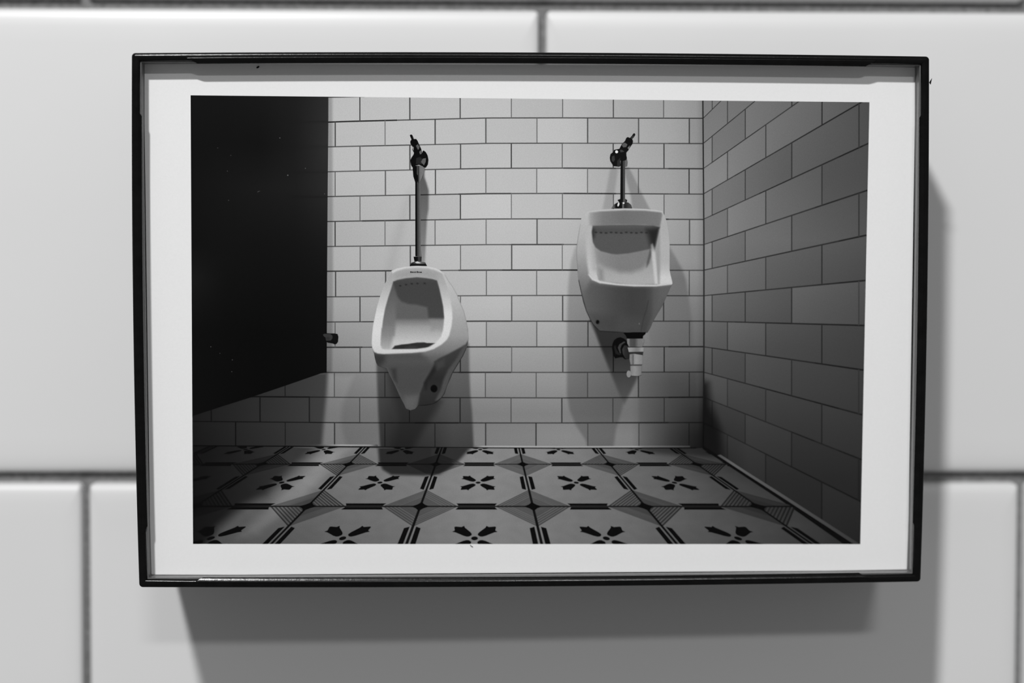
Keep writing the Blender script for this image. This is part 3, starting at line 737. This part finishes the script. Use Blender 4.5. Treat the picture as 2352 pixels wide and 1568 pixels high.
# --- right urinal
U2_OUT = D_([(400, 262), (440, 225), (500, 190), (700, 165), (900, 155), (1130, 140), (1300, 143), (1500, 150), (1700, 168), (1815, 188), (1850, 260), (1885, 360), (1912, 480), (1932, 620), (1945, 800), (1945, 1250), (1965, 1350), (1992, 1450), (1996, 1492)]) + \
    E_([(1960, 300), (1900, 440), (1810, 640), (1700, 820), (1640, 930), (1590, 1045), (1545, 1118), (1110, 1118), (800, 1103), (680, 1094), (630, 1045), (560, 970), (510, 885), (440, 735), (390, 580), (360, 450), (330, 320), (300, 180), (287, 20)]) + \
    D_([(280, 1180), (268, 1050), (264, 900), (275, 780), (292, 660), (312, 540), (335, 420), (352, 330)])
def u2_shade(X, Y):
    v = np.interp(Y, [480, 540, 580, 620, 650, 680, 740], [182, 172, 160, 136, 114, 96, 84])
    v = paint(v, X, Y, E_([(520, 200), (700, 240), (900, 262), (1300, 280), (1700, 282), (2020, 240), (1920, 480), (1590, 1150), (640, 1150), (500, 900), (420, 640), (420, 400)]), 9, xi([1340, 1380, 1417, 1450, 1481, 1494, 1502, 1520, 1545], [92, 80, 68, 62, 64, 72, 84, 92, 92]))
    v = paint(v, X, Y, E_([(520, 800), (1000, 830), (1000, 1120), (620, 1120)]), 16, 64, .7)
    v = paint(v, X, Y, E_([(1050, 800), (1450, 880), (1420, 1110), (1000, 1110)]), 18, 74, .6)
    v = paint(v, X, Y, stroke(E_([(1560, 540), (1530, 700), (1470, 880), (1430, 1100)]), 1.6), 1.4, 50, .8)
    v = paint(v, X, Y, stroke(E_([(1840, 500), (1800, 640), (1690, 810), (1620, 950), (1560, 1090)]), 9), 5, 84, .6)
    v = paint(v, X, Y, stroke(D_([(470, 1500), (560, 1568)]) + E_([(540, 300), (430, 390)]), 1.2), 1.6, 86, .35)
    v = paint(v, X, Y, D_([(505, 185), (560, 200), (548, 560), (562, 760), (592, 840), (640, 1300), (690, 1480), (560, 1412), (488, 1330), (455, 1100), (438, 800), (450, 500), (480, 300)]), 4, yi([490, 560, 600, 640], [172, 178, 184, 192]))
    v = paint(v, X, Y, D_([(545, 560), (590, 760), (610, 900), (650, 1300), (560, 1240), (530, 900)]), 7, 168)
    v = paint(v, X, Y, D_([(560, 440), (1775, 460), (1720, 800), (1740, 1500), (1300, 1520), (700, 1455), (645, 1300), (600, 850), (550, 560)]), 3, yi([560, 600, 640], [150, 152, 166]))
    v = paint(v, X, Y, D_([(660, 1200), (740, 1240), (760, 1440), (680, 1430)]), 6, 136)
    v = paint(v, X, Y, D_([(590, 800), (700, 880), (900, 930), (1100, 930), (1400, 880), (1620, 840), (1610, 950), (1560, 1130), (1450, 1230), (1250, 1295), (1050, 1290), (880, 1230), (760, 1190), (640, 1100), (610, 980)]), 9, xi([1366, 1380, 1420, 1490], [142, 132, 122, 122]))
    v = paint(v, X, Y, D_([(500, 215), (700, 190), (1130, 172), (1500, 178), (1800, 202), (1820, 260), (1772, 475), (1500, 440), (1000, 436), (560, 458), (500, 440), (492, 300)]), 3.5, xi([1353, 1366, 1385, 1430, 1510, 1522], [160, 136, 118, 108, 114, 122]))
    DK = D_([(560, 452), (900, 438), (1300, 434), (1650, 446), (1768, 478), (1745, 620), (1705, 800), (1670, 905), (1600, 870), (1400, 912), (1200, 950), (1000, 968), (900, 960), (700, 908), (610, 840), (560, 745), (542, 560)])
    dk = paint(np.full(X.shape, 82.0), X, Y, D_([(520, 500), (1800, 500), (1800, 590), (520, 590)]), 5, 74)
    dk = paint(dk, X, Y, D_([(1530, 520), (1790, 470), (1760, 640), (1700, 880), (1600, 800), (1560, 640)]), 10, 36)
    dk = paint(dk, X, Y, D_([(520, 470), (600, 520), (600, 640), (560, 700), (530, 640)]), 6, 52)
    for q_ in range(11):
        dk = paint(dk, X, Y, D_(ellipse(618 + 91 * q_, 572 + (q_ % 3) * 5, 24, 11)), 1.5, 36)
    w = soft(DK, 2.2)(X, Y); v = v * (1 - w) + dk * w
    v = paint(v, X, Y, D_([(1590, 870), (1640, 900), (1575, 1120), (1530, 1200), (1535, 1100)]), 3, 86)
    v = paint(v, X, Y, D_([(1690, 850), (1760, 520), (1790, 700), (1790, 1490), (1730, 1490), (1690, 1000)]), 5, 148)
    v = paint(v, X, Y, D_([(1605, 790), (1640, 770), (1670, 860), (1690, 950), (1735, 1500), (1680, 1500), (1620, 960)]), 3, yi([560, 580, 640], [120, 186, 196]))
    v = paint(v, X, Y, D_([(1830, 190), (1900, 350), (1960, 600), (1960, 1250), (2010, 1500), (1760, 1520), (1775, 1200), (1775, 700), (1800, 480), (1815, 300)]), 4, yi([490, 520, 560, 600, 618, 635, 650], [170, 168, 172, 172, 182, 200, 200]))
    v = paint(v, X, Y, stroke(D_([(488, 1330), (560, 1412), (700, 1468), (1000, 1508), (1300, 1528), (1700, 1528), (1992, 1492)]), [2.5, 5, 5, 4, 4, 4, 3]), 2, 200)
    v = paint(v, X, Y, stroke(D_([(420, 235), (500, 185), (700, 165), (1130, 142), (1500, 150), (1820, 190)]), 6), 2.2, 184)
    v = paint(v, X, Y, stroke(D_([(330, 420), (292, 660), (275, 780), (264, 900), (268, 1050), (290, 1300)]), 1.8), 1.5, 112, .75)
    v = paint(v, X, Y, stroke(E_([(300, 180), (360, 450), (440, 735), (510, 885), (560, 970), (680, 1094), (800, 1103), (1110, 1118)]), 2.4), 1.6, 34)
    v = paint(v, X, Y, E_(ellipse(647, 930, 32, 38)), 1.3, 6)
    v = paint(v, X, Y, E_(ellipse(1398, 960, 7, 14)), 1.4, 118)
    return v
S = Sheet(); S.fill(U2_OUT, u2_shade, 1.5)
S.build('printed_urinal', 10, paper, 'printed white urinal hanging higher on the right')

S = Sheet()
S.fill(G_([(1062, 680), (1142, 680), (1140, 1400), (1055, 1400)]), xi([1425, 1427, 1430, 1431.5, 1436], [30, 10, 14, 66, 60]), 1.5)
S.fill(G_([(1290, 208), (1303, 200), (1320, 206), (1326, 228), (1300, 268), (1270, 300), (1285, 340), (1275, 390), (1215, 470), (1205, 500), (1165, 545), (1166, 600), (1176, 640), (1160, 685), (1100, 700), (1055, 690), (1062, 780), (1040, 800), (985, 795), (930, 790), (905, 745), (875, 700), (866, 640), (880, 575), (925, 540), (945, 500), (1000, 488), (1040, 480), (1060, 440), (1085, 395), (1140, 340), (1165, 285), (1190, 268), (1230, 285), (1262, 250)]), 15, 2, level=1)
S.fill(G_([(1100, 385), (1140, 370), (1185, 400), (1160, 450), (1110, 455), (1085, 420)]), 84, 2, level=2)
S.fill(G_([(1190, 460), (1230, 420), (1215, 465), (1200, 490)]), 120, 2, level=2)
S.fill(G_([(1245, 290), (1290, 240), (1300, 250), (1262, 305)]), 56, 2, level=2)
S.fill(G_([(1050, 500), (1080, 495), (1130, 530), (1060, 545)]), 58, 2, level=2)
S.fill(G_([(905, 620), (950, 600), (960, 680), (930, 720), (900, 690)]), 52, 2, level=2)
S.fill(G_([(1000, 700), (1055, 640), (1055, 790), (1000, 790)]), 40, 2, level=2)
S.fill(G_(ellipse(990, 535, 26, 26)), 226, 2, level=3)
S.fill(G_([(1175, 650), (1190, 720), (1180, 790), (1140, 800), (1140, 690)]), 96, 2, level=0.5)
S.fill(G_([(1005, 1400), (1060, 1380), (1150, 1380), (1180, 1400), (1172, 1440), (1120, 1450), (1040, 1445)]), xi([1418, 1430, 1433, 1440], [14, 18, 90, 24]), 1.5, level=2)
S.fill(G_([(893, 1550), (930, 1490), (1000, 1448), (1100, 1440), (1200, 1445), (1250, 1485), (1272, 1550)]), xi([1404, 1412, 1414, 1428, 1431, 1434, 1446, 1452], [110, 70, 12, 12, 120, 30, 66, 60]), 1.5, level=3)
S.fill(G_(ellipse(1022, 1482, 17, 36, 14, 0.3)), 210, 2, level=4)
S.fill(G_(ellipse(1115, 1456, 18, 16, 12)), 214, 2, level=4)
S.build('printed_flush_valve', 12, paper)

# --- drain trap below the right urinal
S = Sheet()
S.fill(F_([(905, 450), (915, 380), (945, 315), (1000, 275), (1060, 262), (1130, 290), (1180, 340), (1235, 400), (1225, 640), (1140, 660), (1095, 620), (1030, 625), (965, 642), (930, 590)]), 7, 2)
S.fill(F_([(940, 440), (965, 400), (985, 480), (1040, 560), (1080, 575), (1030, 585), (970, 560)]), 28, 2, level=1)
S.fill(F_([(1010, 450), (1040, 390), (1120, 340), (1150, 350), (1080, 400), (1055, 470), (1070, 550), (1050, 555)]), 58, 2, level=1)
S.fill(F_([(1090, 480), (1130, 410), (1220, 420), (1222, 640), (1150, 650), (1100, 560)]), xi([1429, 1436, 1446], [58, 40, 34]), 2, level=1)
S.fill(F_([(1110, 182), (1300, 172), (1520, 172), (1505, 205), (1468, 235), (1462, 285), (1300, 292), (1180, 292), (1150, 225)]), 4, 2, level=2)
S.fill(F_([(1172, 290), (1490, 288), (1485, 350), (1450, 435), (1215, 435), (1180, 370)]), xi([1440, 1444, 1447, 1458, 1466, 1478], [104, 128, 78, 70, 112, 118]), 1.5, level=3)
S.fill(F_([(1188, 448), (1482, 446), (1474, 522), (1210, 528)]), xi([1442, 1450, 1460, 1466, 1474, 1478], [150, 142, 120, 124, 150, 140]), 1.5, level=4)
S.fill(F_([(1215, 526), (1470, 520), (1460, 590), (1225, 590)]), 44, 2, level=3)
S.fill(F_([(1225, 570), (1300, 560), (1455, 585), (1455, 750), (1240, 755), (1222, 660)]), xi([1446, 1450, 1455, 1456, 1462, 1474], [120, 126, 84, 140, 145, 128]), 1.5, level=5)
S.fill(F_([(1238, 752), (1445, 748), (1440, 785), (1240, 785)]), 74, 2, level=5)
S.fill(F_([(1236, 780), (1440, 778), (1435, 940), (1380, 960), (1255, 955), (1240, 900)]), xi([1448, 1458, 1474], [124, 142, 112]), 2, level=6)
S.fill(F_(ellipse(1208, 925, 40, 62)), 134, 2, level=7)
S.build('printed_drain_trap', 12, paper)

# --- dust specks and a hair on the print
def speck(poly, val, name='dust_speck'):
    S_ = Sheet(); S_.fill(poly, val, 2, clip=None)
    return S_.build(name, 24, paper)
speck(stroke([(590.5, 157), (593, 155.5), (596.5, 153)], [2.5, 4.5, 3]), 18)
speck(stroke([(1079.5, 1251), (1082, 1254), (1085.5, 1255.5)], 1.6), 60, 'stray_hair')
# chip of lacquer standing off the right rail
V = [(78.05, 47.2), (78.55, 48.0), (78.30, 46.8)]
chip = mesh_obj('lacquer_chip', [(x * MM, -DEPTH + 0.5 * MM, z * MM) for x, z in V] + [(x * MM, -DEPTH + 0.8 * MM, z * MM) for x, z in V],
                [(0, 1, 2), (5, 4, 3), (0, 3, 4, 1), (1, 4, 5, 2), (2, 5, 3, 0)], M_BLACK, rails[3])
